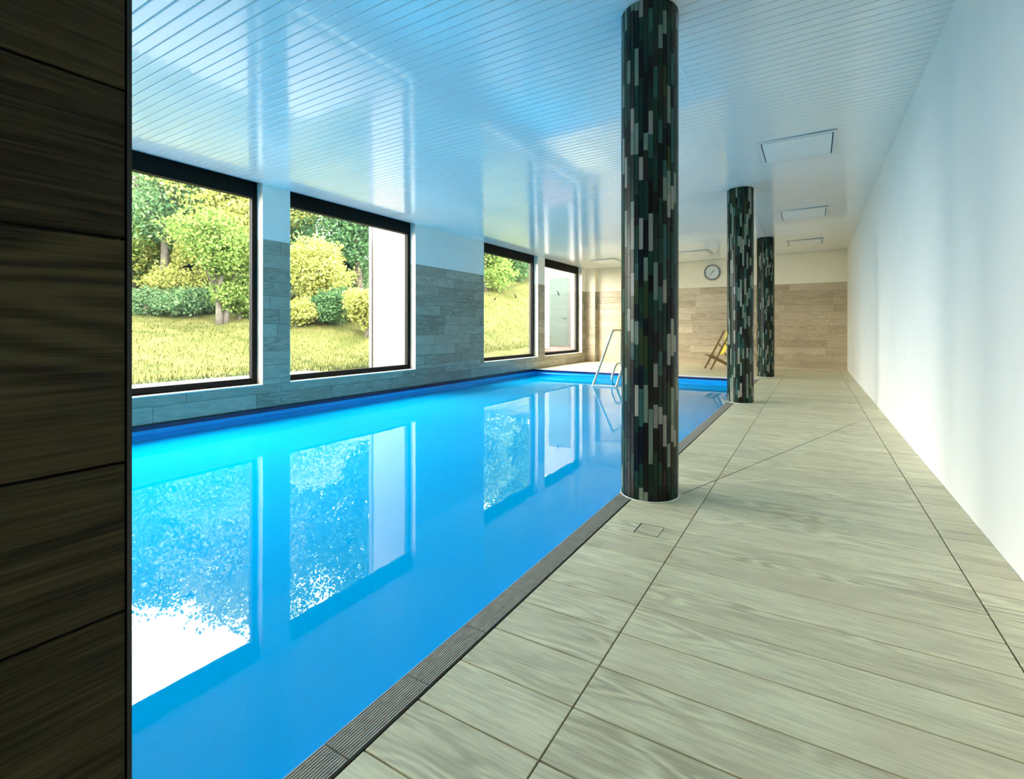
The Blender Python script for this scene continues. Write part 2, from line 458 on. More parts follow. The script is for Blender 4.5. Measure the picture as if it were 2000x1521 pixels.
# ---- window wall
TT = .012
wl = MB()
ys = [YN - .2] + [a for ab in OPEN for a in ab] + [YB + .2]
for k in range(0, len(ys), 2): wl.box(XL - .30, XL - TT, ys[k], ys[k + 1], -.018, 3.32)
for a, b in OPEN:
    wl.box(XL - .30, XL - TT, a, b, -.018, ZS)
wl.box(XL - .30, XL - .0005, YN - .2, YB + .2, -1.8, -.0185)
wall_l = tag(wl.build('wall_left', M['grout']), 'window wall with wood-look tiles below and painted plaster above', kind='structure')
ROWS = 12; RH = (ZT + .0) / ROWS
def wall_tiles(segs, parent, rot, fixed, mat, tl=1.2, seed=1):
    """segs(z0, z1) yields free intervals along the wall for a row"""
    r = random.Random(seed)
    for row in range(ROWS):
        z0 = row * RH; z1 = z0 + RH
        ph = r.choice([.0, .3, .6, .9, .45]) + r.uniform(-.05, .05)
        for (a, b, za, zb) in segs(z0, z1):
            k = math.floor((a - ph) / tl)
            t = a
            while t < b - 1e-4:
                nx = min(b, (k + 1) * tl + ph)
                k += 1
                if nx - t < .012: t = nx; continue
                L_ = nx - t - .003; W_ = zb - za - .0035
                pr = r.uniform(0, .0015)
                me = tile_mesh(L_, W_, TT, .0012, mat, 'wall_tile')
                c = (t + nx) / 2; zz = (za + zb) / 2
                loc = (fixed - TT - pr * .5, c, zz) if rot == 'x+' else (c, fixed + TT + pr * .5, zz)
                place_tile(me, 'wall_tile', loc, rot, parent)
                t = nx
def segs_left(z0, z1):
    out = []
    full = [(ys[k], min(ys[k + 1], YB)) for k in range(0, len(ys), 2)]
    if z1 <= ZS + 1e-6: return [(YN, YB, z0, z1)]
    if z0 >= ZS - 1e-6:
        return [(max(a, YN), b, z0, z1) for a, b in full]
    out.append((YN, YB, z0, ZS))
    out += [(max(a, YN), b, ZS, z1) for a, b in full]
    return out
wall_tiles(segs_left, wall_l, 'x+', XL, M['wall_y'], seed=4)
for k in range(0, len(ys), 2):
    MB().box(XL - TT, XL - .003, max(ys[k], YN), min(ys[k + 1], YB), ZT + .002, 3.30).build('plaster_panel', M['plaster'], wall_l)
# linings of the openings
for a, b in OPEN:
    for ya, yb in ((b - .006, b), (a, a + .006)):
        MB().box(XL - .16, XL - .001, ya, yb, ZT, 3.2).build('reveal_lining', M['plaster'], wall_l)
        MB().box(XL - .16, XL - .001, ya, yb, ZS, ZT).build('reveal_lining', M['reveal_tile'], wall_l)

# ---- windows
XF = XL - .17
for n, (a, b) in enumerate(OPEN, 1):
    w = tag(empty('window_%d' % n, (XF, (a + b) / 2, ZS)), ['black framed window hidden behind the dark pier', 'black framed window nearest the dark tiled pier', 'black framed window looking onto lawn and a white outside wall',
            'black framed window looking onto the grassy slope', 'black framed window at the far end looking onto a green door'][n - 1], kind='structure')
    inv = Matrix.Translation(-w.location)
    def wp(mb, name, mat):
        o = mb.build(name, mat, w); o.matrix_parent_inverse = inv; return o
    fw = .07
    a2, b2 = a + .006, b - .006
    wp(MB().box(XF - .035, XF + .035, b2 - fw, b2, ZS + .01, 3.2), 'frame_jamb', M['black_frame'])
    wp(MB().box(XF - .035, XF + .035, a2, a2 + fw, ZS + .01, 3.2), 'frame_jamb', M['black_frame'])
    wp(MB().box(XF - .035, XF + .035, a2 + fw, b2 - fw, ZS + .01, ZS + .095), 'frame_rail', M['black_frame'])
    wp(MB().box(XF - .06, XF + .05, a2 + fw, b2 - fw, 2.935, 3.2), 'blind_box', M['black_frame'])
    wp(MB().box(XF - .004, XF + .004, a2 + fw, b2 - fw, ZS + .095, 2.935), 'pane', M['glass'])
    wp(MB().box(XF + .03, XL + .012, a2, b2, ZS, ZS + .012), 'window_sill', M['sill'])
    wp(MB().box(XF - .20, XF - .03, a, b, ZS - .03, ZS + .0), 'outer_sill', M['ext_grey'])
# one sampling portal across the row of openings (guides daylight rays, emits nothing itself)
pl = bpy.data.lights.new('window_portal', 'AREA'); pl.shape = 'RECTANGLE'
pl.size = OPEN[-1][1] - OPEN[0][0]; pl.size_y = 2.7
pl.cycles.is_portal = True
po = bpy.data.objects.new('window_portal', pl); COL.objects.link(po)
po.matrix_world = Matrix.Translation((XF - .25, (OPEN[-1][1] + OPEN[0][0]) / 2, 1.65)) @ Matrix(((0, 0, -1), (1, 0, 0), (0, -1, 0))).to_4x4()

# ---- back wall
wall_b = tag(MB().box(XL - .3, XR + .3, YB + TT, YB + .3, -.018, 3.32).build('wall_back', M['grout']),
             'far end wall with tan plank tiles below warm plaster', kind='structure')
wall_tiles(lambda z0, z1: [(XL, XR, z0, z1)], wall_b, 'y-', YB, M['wall_x'], seed=9)
MB().box(XL, XR, YB + .003, YB + TT, ZT + .002, 3.30).build('plaster_panel', M['plaster_warm'], wall_b)
# boxed pipe chase in the far corner
chase = tag(MB().box(XL, XL + .33, YB - .20, YB, .0, ZT).build('wall_corner', M['grout']), 'boxed pipe chase in the far corner', kind='structure')
for row in range(ROWS):
    z = row * RH
    place_tile(tile_mesh(.33, RH - .002, TT, .0012, M['wall_x'], 'wall_tile'), 'wall_tile', (XL + .165, YB - .20, z + RH / 2), 'y-', chase)
    place_tile(tile_mesh(.198, RH - .002, TT, .0012, M['wall_y'], 'wall_tile'), 'wall_tile', (XL + .33, YB - .10, z + RH / 2), 'x+', chase)
MB().box(XL, XL + .34, YB - .21, YB, ZT + .002, 3.2).build('plaster_panel', M['plaster_warm'], chase)

# ---- right wall, rear wall, roof
tag(MB().box(XR, XR + .3, YN - .2, YB + .3, -.25, 3.4).build('wall_right', M['white_wall']), 'plain white plaster wall along the deck', kind='structure')
tag(MB().box(XL - .3, XR + .3, YN - .3, YN, -1.7, 3.4).build('wall_rear', M['white_wall']), 'plain plaster wall behind the viewer', kind='structure')
tag(MB().box(XL - .45, XR + .5, YN - .5, YB + .5, 3.42, 3.75).build('roof_slab', M['roof']), 'flat roof slab over the pool hall', kind='structure')

# ---- ceiling of narrow lacquered slats
ceil = tag(MB().add([(XL - .1, YN, zc(XL - .1) + .022), (XR + .1, YN, zc(XR + .1) + .022), (XR + .1, YB + .1, zc(XR + .1) + .022), (XL - .1, YB + .1, zc(XL - .1) + .022)]
                    + [(XL - .1, YN, zc(XL - .1) + .06), (XR + .1, YN, zc(XR + .1) + .06), (XR + .1, YB + .1, zc(XR + .1) + .06), (XL - .1, YB + .1, zc(XL - .1) + .06)],
                    [(3,2,1,0),(4,5,6,7),(0,1,5,4),(1,2,6,5),(2,3,7,6),(3,0,4,7)]).build('ceiling', M['ceil_void']),
           'glossy white slatted ceiling', kind='structure')
SP = .0835
def slat_mesh(L):
    hw = SP / 2 - .0022; b = .006
    prof = [(-hw, .020), (-hw, b), (-hw + .002, .0015), (-hw + b, 0), (hw - b, 0), (hw - .002, .0015), (hw, b), (hw, .020)]
    vs = [(-L/2, y, z) for y, z in prof] + [(L/2, y, z) for y, z in prof]
    n = len(prof)
    fs = [(k, k + n, (k + 1) % n + n, (k + 1) % n) for k in range(n)] + [tuple(range(n)), tuple(range(2*n - 1, n - 1, -1))]
    m = bpy.data.meshes.new('ceiling_slat'); m.from_pydata(vs, [], fs); m.materials.append(M['slat']); m.update()
    return m
XS = -.93
lm = slat_mesh(XS - .004 - XL); rm = slat_mesh(XR - XS - .004)
far = MB()
def slat(mesh, x0, x1, y):
    o = bpy.data.objects.new('ceiling_slat', mesh); xm = (x0 + x1) / 2
    o.location = (xm, y, zc(xm)); o.rotation_euler = (0, -math.atan(.0121), 0); link(o, ceil)
restslat = MB()
k = 0
y = 1.44 - SP * 54.5
while y < YB - .02:
    if .2 < y: slat(lm, XL, XS - .004, y)
    else:
        hw = SP/2 - .0022
        restslat.add([(XL, y - hw, zc(XL)), (XS, y - hw, zc(XS)), (XS, y + hw, zc(XS)), (XL, y + hw, zc(XL)),
                      (XL, y - hw, zc(XL) + .02), (XS, y - hw, zc(XS) + .02), (XS, y + hw, zc(XS) + .02), (XL, y + hw, zc(XL) + .02)],
                     [(3,2,1,0),(4,5,6,7),(0,1,5,4),(1,2,6,5),(2,3,7,6),(3,0,4,7)])
    if 1.5 < y < 7.5: slat(rm, XS + .004, XR, y)
    else:
        hw = SP/2 - .0022; A = XS + .004
        restslat.add([(A, y - hw, zc(A)), (XR, y - hw, zc(XR)), (XR, y + hw, zc(XR)), (A, y + hw, zc(A)),
                      (A, y - hw, zc(A) + .02), (XR, y - hw, zc(XR) + .02), (XR, y + hw, zc(XR) + .02), (A, y + hw, zc(A) + .02)],
                     [(3,2,1,0),(4,5,6,7),(0,1,5,4),(1,2,6,5),(2,3,7,6),(3,0,4,7)])
    y += SP
tag(restslat.build('slat_field', M['slat'], ceil), kind='stuff')
# cover strip over the seam above the columns
MB().add([(XS - .009, 0, zc(XS) - .003), (XS + .009, 0, zc(XS) - .003), (XS + .009, YB, zc(XS) - .003), (XS - .009, YB, zc(XS) - .003),
          (XS - .009, 0, zc(XS) + .001), (XS + .009, 0, zc(XS) + .001), (XS + .009, YB, zc(XS) + .001), (XS - .009, YB, zc(XS) + .001)],
         [(3,2,1,0),(4,5,6,7),(0,1,5,4),(1,2,6,5),(2,3,7,6),(3,0,4,7)]).build('seam_strip', M['slat'], ceil)

# ---- tiled pier beside the viewer, its shade put into the tile colour
XN = -.65; YE = .2362
PN = -2.2
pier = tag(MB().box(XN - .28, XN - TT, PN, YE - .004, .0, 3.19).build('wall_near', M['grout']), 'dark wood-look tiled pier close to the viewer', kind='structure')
zs_ = [.0, .15, .392, .553, .795, .9554, 1.1976, 1.3586, 1.60, 1.761, 2.003, 2.164, 2.406, 2.567, 2.809, 2.97, 3.19]
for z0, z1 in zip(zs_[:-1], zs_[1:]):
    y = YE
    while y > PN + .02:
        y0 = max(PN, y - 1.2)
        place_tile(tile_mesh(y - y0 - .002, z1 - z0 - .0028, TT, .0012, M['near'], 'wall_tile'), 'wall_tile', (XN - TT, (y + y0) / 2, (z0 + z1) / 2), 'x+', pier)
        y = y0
MB().box(XN - .014, XN + .001, YE, YE + .0043, .0, 3.19).build('edge_profile', M['edge_trim'], pier)
MB().box(XN - .28, XN - .014, YE - .004, YE + .003, .0, 3.19).build('end_panel', M['plaster'], pier)

# ================================================================== COLUMNS
def column(x, y, label, singles, seed):
    r = random.Random(seed)
    R = .187; z1 = zc(x) + .001; ns = 38
    root = tag(empty('mosaic_column', (x, y, 0)), label, 'column', 'mosaic tiled columns along the pool deck')
    inv = Matrix.Translation((-x, -y, 0))
    def part(mb, name, mat, smooth=False):
        o = mb.build(name, mat, root, smooth); o.matrix_parent_inverse = inv; return o
    core = MB().tube([(x, y, .001), (x, y, z1)], R - .005, 48)
    part(core, 'column_core', M['shadow_gap'])
    # list all tiles
    tiles = []
    da = 2 * math.pi / ns
    last = None
    for s in range(ns):
        z = .004 - r.uniform(0, .12)
        prev = None
        while z < z1 - .01:
            l = r.choice([.11, .15, .15, .20, .24])
            a = max(z, .004); b = min(z + l, z1 - .004)
            c = r.choices(range(8), MOS_W)[0]
            if c == prev and r.random() < .7: c = r.choices(range(8), MOS_W)[0]
            prev = c
            if b - a > .012: tiles.append((s, a, b, c))
            z += l
    ang_cam = math.atan2(-y, -x)
    def geom(mb, s, a, b, mi):
        t0 = s * da + .0045 / R / 2 * .5; t1 = (s + 1) * da - .0045 / R / 2 * .5
        ri, ro = R - .006, R + (.0006 * ((s * 7) % 3))
        vs = []
        for (rr, za, zb, ins) in ((ri, a, b - .0015, 0), (ro, a + .0004, b - .0019, .0012 / R)):
            for (t, z) in ((t0 + ins, za), (t1 - ins, za), (t1 - ins, zb), (t0 + ins, zb)):
                vs.append((x + rr * math.cos(t), y + rr * math.sin(t), z))
        mb.add(vs, [(0,3,2,1),(4,5,6,7),(0,1,5,4),(1,2,6,5),(2,3,7,6),(3,0,4,7)], mi)
    def score(t):
        th = (t[0] + .5) * da
        return math.cos(th - ang_cam) * (t[2] - t[1])
    pick = set()
    if singles:
        front = sorted([i for i, t in enumerate(tiles) if math.cos((t[0] + .5) * da - ang_cam) > .08], key=lambda i: -score(tiles[i]))
        pick = set(front[:298])
    restm = MB()
    for i, (s, a, b, c) in enumerate(tiles):
        if i in pick:
            mb = MB(); geom(mb, s, a, b, 0); part(mb, 'mosaic_tile', MOSAIC[c])
        else:
            geom(restm, s, a, b, c)
    o = part(restm, 'mosaic_tile_field', MOSAIC); tag(o, kind='stuff')
    ring = MB().tube([(x + (R + .004) * math.cos(t), y + (R + .004) * math.sin(t), .004) for t in [2 * math.pi * k / 48 for k in range(49)]], .0035, 6, cap=False)
    part(ring, 'base_seal', M['silicone'], True)
    return root
column(-.955, 3.18, 'tall dark green mosaic column nearest the viewer at the pool edge', True, 11)
column(-.955, 7.83, 'middle mosaic column hiding part of the yellow deck chair', False, 12)
column(-.955, 12.28, 'farthest and thinnest mosaic column near the end wall', False, 13)

# ================================================================== CEILING PANELS
def ceiling_panel(x0, x1, y0, y1, label):
    xm = (x0 + x1) / 2; z = zc(xm)
    root = tag(empty('ceiling_panel', (xm, (y0 + y1) / 2, z)), label, 'ceiling light', 'square panel lights in the ceiling')
    inv = Matrix.Translation((-xm, -(y0 + y1) / 2, -z))
    t = .035
    def part(mb, name, mat):
        o = mb.build(name, mat, root); o.matrix_parent_inverse = inv; return o
    za, zb = z - .016, z - .0005 - .006
    part(MB().box(x0, x0 + t, y0, y1, za, zb), 'frame_bar', M['panel_frame'])
    part(MB().box(x1 - t, x1, y0, y1, za, zb), 'frame_bar', M['panel_frame'])
    part(MB().box(x0 + t, x1 - t, y0, y0 + t, za, zb), 'frame_bar', M['panel_frame'])
    part(MB().box(x0 + t, x1 - t, y1 - t, y1, za, zb), 'frame_bar', M['panel_frame'])
    part(MB().box(x0 + t, x1 - t, y0 + t, y1 - t, z - .010, z - .0065), 'gap_plate', M['shadow_gap'])
    g = .012
    part(MB().box(x0 + t + g, x1 - t - g, y0 + t + g, y1 - t - g, z - .018, z - .0101), 'diffuser', M['diffuser'])
ceiling_panel(-.553, .23, 5.96, 6.74, 'square ceiling panel between the two nearer columns')
ceiling_panel(-.54, .24, 9.62, 10.40, 'square ceiling panel between the middle and far columns')
ceiling_panel(-.56, .22, 12.96, 13.74, 'square ceiling panel just past the far column')
ceiling_panel(-3.18, -2.40, 13.15, 13.93, 'square ceiling panel above and before the wall clock')
ceiling_panel(-5.78, -5.00, 13.2, 13.98, 'square ceiling panel beside the last window')

# ================================================================== FLOOR COVER
cv = tag(empty('inspection_cover', (-.782, 2.59, 0)), 'small square tile-filled inspection cover in the deck by the near column', 'cover')
inv = Matrix.Translation((.782, -2.59, 0))
def cvp(mb, name, mat):
    o = mb.build(name, mat, cv); o.matrix_parent_inverse = inv; return o
x0, x1, y0, y1 = -.848, -.716, 2.522, 2.66
cvp(MB().box(x0, x0 + .007, y0, y1, .0002, .0012), 'frame_bar', M['shadow_gap'])
cvp(MB().box(x1 - .002, x1, y0, y1, .0002, .0012), 'frame_bar', M['grout'])
cvp(MB().box(x0 + .007, x1 - .002, y1 - .005, y1, .0002, .0012), 'frame_bar', M['shadow_gap'])
cvp(MB().box(x0 + .007, x1 - .002, y0, y0 + .002, .0002, .0012), 'frame_bar', M['grout'])
cvp(MB().box(x0 + .007, x1 - .002, y0 + .002, y1 - .005, .0002, .0010), 'lid', M['floor'])

# ================================================================== POOL LADDER
lad = tag(empty('pool_ladder', (-4.0, 11.85, 0)), 'stainless steel pool ladder with slanting handrails at the far pool edge', 'ladder')
inv = Matrix.Translation((4.0, -11.85, 0))
def lp(mb, name, mat, smooth=True):
    o = mb.build(name, mat, lad, smooth); o.matrix_parent_inverse = inv
    if smooth: smooth_by_angle(o, 50)
    return o
def arc_path(pts, rad, n=6):
    """polyline with rounded corners"""
    pts = [Vector(p) for p in pts]; out = [pts[0]]
    for i in range(1, len(pts) - 1):
        a, b, c = pts[i - 1], pts[i], pts[i + 1]
        u = (a - b).normalized(); v = (c - b).normalized()
        t = min(rad, (a - b).length * .45, (c - b).length * .45)
        p, q = b + u * t, b + v * t
        for k in range(n + 1):
            s = k / n
            out.append(p * (1 - s) ** 2 + b * 2 * s * (1 - s) + q * s * s)
    out.append(pts[-1]); return out
for x in (-4.30, -3.75):
    lp(MB().tube(arc_path([(x, 11.86, .002), (x, 11.86, 1.07), (x, 11.24, 1.07), (x, 9.93, -.25), (x, 9.86, -.42), (x, 9.95, -.86)], .09), .029, 10), 'handrail', M['steel'])
    lp(MB().tube([(x, 11.86, .0015), (x, 11.86, .018)], .05, 16), 'flange', M['steel'])
lp(MB().tube(arc_path([(-4.0, 11.62, .003), (-4.0, 11.62, .29), (-4.0, 10.66, .29), (-4.0, 10.33, -.06), (-4.0, 10.62, -.30), (-4.0, 11.53, -.60)], .16), .024, 10), 'support_bar', M['steel'])
for yy, z in ((10.02, -.16), (9.93, -.30), (9.94, -.56)):
    lp(MB().box(-4.28, -3.77, yy - .05, yy + .05, z - .015, z + .012), 'tread', M['tread'], False)

# ================================================================== CLOCK
cx_, cz_ = -2.641, 2.80; RC = .232
clk = tag(empty('wall_clock', (cx_, YB, cz_)), 'round wall clock with white face and grey rim on the end wall', 'clock')
inv = Matrix.Translation((-cx_, -YB, -cz_))
def cp(mb, name, mat, parent=clk, smooth=False):
    o = mb.build(name, mat, parent, smooth); o.matrix_parent_inverse = inv if parent is clk else Matrix.Identity(4); return o
rimo = MB()
seg = 48
prof = [(RC, 0), (RC, -.045), (RC - .012, -.052), (RC - .030, -.045), (RC - .032, -.02)]
vs = [(cx_ + r * math.cos(2*math.pi*k/seg), YB + yy, cz_ + r * math.sin(2*math.pi*k/seg)) for r, yy in prof for k in range(seg)]
fs = [(i*seg + k, i*seg + (k+1) % seg, (i+1)*seg + (k+1) % seg, (i+1)*seg + k) for i in range(len(prof) - 1) for k in range(seg)]
o = cp(rimo.add(vs, fs), 'rim', M['rim'], smooth=True)
cp(MB().tube([(cx_, YB - .004, cz_), (cx_, YB - .026, cz_)], RC - .028, 48), 'dial', M['face'])
def clock_bar(ang, r0, r1, w, depth, name, mat):
    """ang clockwise from twelve, seen from the room"""
    a = math.radians(ang); dx, dz = math.sin(a), math.cos(a); px, pz = dz, -dx
    y0 = YB - .0262 - depth; y1 = y0 - .0015
    vs = []
    for yy in (y0, y1):
        for r, s in ((r0, -1), (r0, 1), (r1, 1), (r1, -1)):
            vs.append((cx_ + dx * r + px * s * w, yy, cz_ + dz * r + pz * s * w))
    cp(MB().add(vs, [(0,1,2,3),(7,6,5,4),(0,4,5,1),(1,5,6,2),(2,6,7,3),(3,7,4,0)]), name, mat)
for k in range(12):
    clock_bar(k * 30, RC - .062, RC - .038, .007 if k % 3 else .010, 0, 'hour_mark', M['ink'])
clock_bar(49, -.02, .105, .009, .002, 'hour_hand', M['ink'])
clock_bar(214, -.02, .165, .006, .0045, 'minute_hand', M['ink'])

# ================================================================== DECK CHAIR
dc = tag(empty('deck_chair', (-2.0, 13.95, 0)), 'folding wooden deck chair with yellow canvas by the end wall', 'chair')
inv = Matrix.Translation((2.0, -13.95, 0))
def dp(mb, name, mat, smooth=False):
    o = mb.build(name, mat, dc, smooth); o.matrix_parent_inverse = inv; return o
def bar(p, q, w=.022, t=.016):
    p, q = Vector(p), Vector(q); d = (q - p).normalized(); s = Vector((0, 1, 0)); u = d.cross(s).normalized()
    vs = [c + s * sy * t + u * su * w for c in (p, q) for sy, su in ((-1, -1), (1, -1), (1, 1), (-1, 1))]
    return MB().add(vs, [(3,2,1,0),(4,5,6,7),(0,1,5,4),(1,2,6,5),(2,3,7,6),(3,0,4,7)])
for yy in (13.70, 14.22):
    dp(bar((-2.555, yy, .012), (-2.02, yy, 1.06)), 'back_leg', M['wood_frame'])
for yy in (13.74, 14.18):
    dp(bar((-2.555, yy, .41), (-1.80, yy, .014)), 'seat_rail', M['wood_frame'])
for yy in (13.66, 14.26):
    dp(bar((-2.19, yy, .73), (-1.74, yy, .03), .014, .010), 'rear_strut', M['wood_frame'])
dp(MB().tube([(-2.02, 13.69, 1.05), (-2.02, 14.23, 1.05)], .016, 8), 'cross_rail', M['wood_frame'])
dp(MB().tube([(-2.55, 13.73, .405), (-2.55, 14.19, .405)], .016, 8), 'cross_rail', M['wood_frame'])
dp(MB().tube([(-1.82, 13.73, .026), (-1.82, 14.19, .026)], .012, 8), 'cross_rail', M['wood_frame'])
sl = MB(); prof = []
A, B, C_ = Vector((-2.55, .425)), Vector((-2.02, .30)), Vector((-2.00, 1.06))
for k in range(17):
    s = k / 16
    p = A * (1 - s) ** 3 + Vector((-2.14, .34)) * 3 * s * (1 - s) ** 2 + Vector((-2.12, .40)) * 3 * s * s * (1 - s) + C_ * s ** 3
    prof.append(p)
vs = []
for off in (0, .004):
    for p in prof:
        for yy in (13.765, 14.155): vs.append((p.x, yy, p.y + off))
n2 = len(prof) * 2
fs = []
for k in range(len(prof) - 1):
    a = 2 * k
    fs += [(a, a + 2, a + 3, a + 1), (n2 + a + 1, n2 + a + 3, n2 + a + 2, n2 + a), (a, n2 + a, n2 + a + 2, a + 2), (a + 1, a + 3, n2 + a + 3, n2 + a + 1)]
dp(sl.add(vs, fs), 'sling', M['canvas'], True)
dc.rotation_euler = (0, 0, math.radians(27))

# ================================================================== BIRD STICKERS ON THE PANES
BIRD = [(-1.0, -.42), (-.72, -.10), (-.42, .12), (-.16, .16), (-.06, .34), (.10, .38), (.20, .22), (.34, .24), (.62, .40), (1.0, .42),
        (.66, .22), (.40, -.02), (.22, -.14), (.40, -.36), (.50, -.56), (.30, -.50), (.12, -.36), (-.02, -.12), (-.30, -.08), (-.66, -.24)]
def bird(y, z, s, ang, flip, label):
    a = math.radians(ang); vs = []
    for xo in (XF + .0045, XF + .0055):
        for u, v in BIRD:
            u = -u if flip else u
            vs.append((xo, y + s * (u * math.cos(a) - v * math.sin(a)), z + s * (u * math.sin(a) + v * math.cos(a))))
    n = len(BIRD)
    fs = [tuple(range(n)), tuple(range(2*n - 1, n - 1, -1))] + [(k, (k+1) % n, (k+1) % n + n, k + n) for k in range(n)]
    o = MB().add(vs, fs).build('bird_sticker', M['black'])
    tag(o, label, 'sticker', 'bird silhouettes stuck on the panes')
kx = abs(XF / 6.604)
def bz(z): return 1.1 + (z - 1.1) * kx
bird(3.004 * kx, bz(1.854), .095, 0, False, 'black bird sticker on the pane nearest the dark pier')
bird(5.305 * kx, bz(2.128), .145, -50, False, 'black swooping bird sticker on the pane beside the outside white wall')
bird(9.47 * kx, bz(1.811), .085, 20, False, 'lower small bird sticker on the pane before the grassy slope')
bird(10.377 * kx, bz(1.938), .10, -60, False, 'upper small bird sticker on the pane before the grassy slope')
bird(12.756 * kx, bz(2.155), .13, -50, False, 'bird sticker on the far pane in front of the green door')

# ================================================================== OUTSIDE
def sstep(t): t = min(1, max(0, t)); return t * t * (3 - 2 * t)
def ground(x, y):
    b = .06 + 1.55 * sstep((-10.6 - x) / 12.0)
    if x < -22.6: b += .05 * (-22.6 - x)
    r = .175 * max(0, y - 9) * sstep((-x - 8.3) / 8)
    return b + r + .07 * math.sin(x * .9 + y * .4) * sstep((-x - 10) / 5) + .05 * math.sin(y * 1.3 - x * .3) * sstep((-x - 10) / 5)
gx0, gx1, gy0, gy1 = -48, -7.0, -14, 58
nx, ny = 84, 120
vs = []; 
for i in range(nx):
    for j in range(ny):
        x = gx0 + (gx1 - gx0) * i / (nx - 1); y = gy0 + (gy1 - gy0) * j / (ny - 1)
        vs.append((x, y, ground(x, y)))
fs = [(i*ny + j, (i+1)*ny + j, (i+1)*ny + j + 1, i*ny + j + 1) for i in range(nx - 1) for j in range(ny - 1)]
lawn = tag(MB().add(vs, fs).build('lawn_ground', M['lawn'], None, True), 'sunlit grassy bank rising behind the windows', 'lawn', kind='structure')
tag(MB().box(-10.4, -7.01, -6, 7.2, -.05, .12).build('terrace', M['terrace']), 'pale concrete terrace strip outside the nearer windows', 'terrace', kind='structure')
tag(MB().box(-8.8, -7.01, 14.9, 16.4, -.05, .40).box(-7.85, -7.01, 13.4, 14.9, -.05, .40).build('entrance_paving', M['red_pave']), 'reddish paving before the outside green door', 'paving', kind='structure')

# grass blades
r_ = np.random.default_rng(3)
def leaf_object(name, P, size, mat, parent, aspect=.55, upright=False, inv=None):
    n = len(P)
    if upright:
        az = r_.uniform(0, 2*np.pi, n); lean = r_.normal(0, .35, (n, 2))
        up = np.stack([lean[:, 0], lean[:, 1], np.ones(n)], 1); up /= np.linalg.norm(up, axis=1)[:, None]
        side = np.stack([np.cos(az), np.sin(az), np.zeros(n)], 1)
    else:
        up = r_.normal(0, 1, (n, 3)); up /= np.linalg.norm(up, axis=1)[:, None]
        q = r_.normal(0, 1, (n, 3)); side = np.cross(up, q); side /= np.linalg.norm(side, axis=1)[:, None]
    s = size * r_.uniform(.6, 1.4, n)[:, None]
    a = P; c = P + up * s; m1 = P + up * s * .45 + side * s * aspect * .5; m2 = P + up * s * .45 - side * s * aspect * .5
    V = np.stack([a, m1, c, m2], 1).reshape(-1, 3).astype(np.float32)
    me = bpy.data.meshes.new(name)
    me.vertices.add(4 * n); me.vertices.foreach_set('co', V.ravel())
    me.loops.add(4 * n); me.loops.foreach_set('vertex_index', np.arange(4 * n, dtype=np.int32))
    me.polygons.add(n); me.polygons.foreach_set('loop_start', np.arange(0, 4 * n, 4, dtype=np.int32))
    at = me.attributes.new('rnd', 'FLOAT', 'FACE'); at.data.foreach_set('value', r_.uniform(0, 1, n).astype(np.float32))
    me.materials.append(mat); me.update(); me.validate()
    o = bpy.data.objects.new(name, me); link(o, parent)
    if inv is not None: o.matrix_parent_inverse = inv
    return o
pts = []
while len(pts) < 60000:
    x = -10.4 - 15 * random.Random(len(pts)).random() ** 1.3
    y = rng.uniform(-3, 34)
    pts.append((x, y, ground(x, y) - .02))
for _ in range(9000):
    x = rng.uniform(-10.5, -7.3); y = rng.uniform(7.8, 12.3)
    if x > -8.5 and y < 8.5: continue
    pts.append((x, y, ground(x, y) - .02))
g = leaf_object('grass', np.array(pts), .10, M['blade'], None, .14, True)
tag(g, 'long yellow-green grass growing on the bank', 'grass', kind='stuff')

def tree(name, label, x, y, trunk_h, blobs, leaves, mat, bark, size=.2, seed=0, group='trees beyond the lawn', multi=1):
    rr = np.random.default_rng(seed); z0 = ground(x, y)
    root = tag(empty(name, (x, y, z0)), label, 'tree' if 'tree' in name else 'bush', group)
    inv = Matrix.Translation((-x, -y, -z0))
    tr = MB()
    br = MB()
    for k in range(multi):
        ox = rr.uniform(-.25, .25) if multi > 1 else 0; oy = rr.uniform(-.4, .4) if multi > 1 else 0
        top = Vector((x + ox * 3, y + oy * 3, z0 + trunk_h))
        base = Vector((x + ox, y + oy, z0 - .15)); mid = base.lerp(top, .5) + Vector((rr.uniform(-.15, .15), rr.uniform(-.2, .2), 0))
        rad = .05 + trunk_h * .022
        tr.tube([base, base.lerp(mid, .5), mid, mid.lerp(top, .5), top], [rad * 1.3, rad, rad * .85, rad * .65, rad * .4], 8)
    o = tr.build('trunk', bark, root, True); o.matrix_parent_inverse = inv
    P = []
    tot = sum((b[3] * b[4] * b[5]) ** .67 for b in blobs)
    for b in blobs:
        c = np.array([x + b[0], y + b[1], z0 + b[2]])
        st = Vector((x, y, z0 + trunk_h * rr.uniform(.45, .9)))
        en = Vector(c)
        br.tube([st, st.lerp(en, .5) + Vector((0, 0, .15)), en], [.05, .035, .012], 5)
        n = int(leaves * (b[3] * b[4] * b[5]) ** .67 / tot)
        v = rr.normal(0, 1, (n, 3)); v /= np.linalg.norm(v, axis=1)[:, None]
        # lumpy shell
        ph = rr.uniform(0, 6, 3)
        lump = 1 + .22 * np.sin(v[:, 0] * 5 + ph[0]) * np.sin(v[:, 1] * 5 + ph[1]) + .15 * np.sin(v[:, 2] * 7 + ph[2])
        rad = rr.uniform(.25, 1, n) ** .5 * lump
        P.append(c + v * rad[:, None] * np.array(b[3:6]))
    o = br.build('branches', bark, root, True); o.matrix_parent_inverse = inv
    o = leaf_object('foliage', np.concatenate(P), size, mat, root, .6, False, inv)
    tag(o, kind='stuff')
    return root
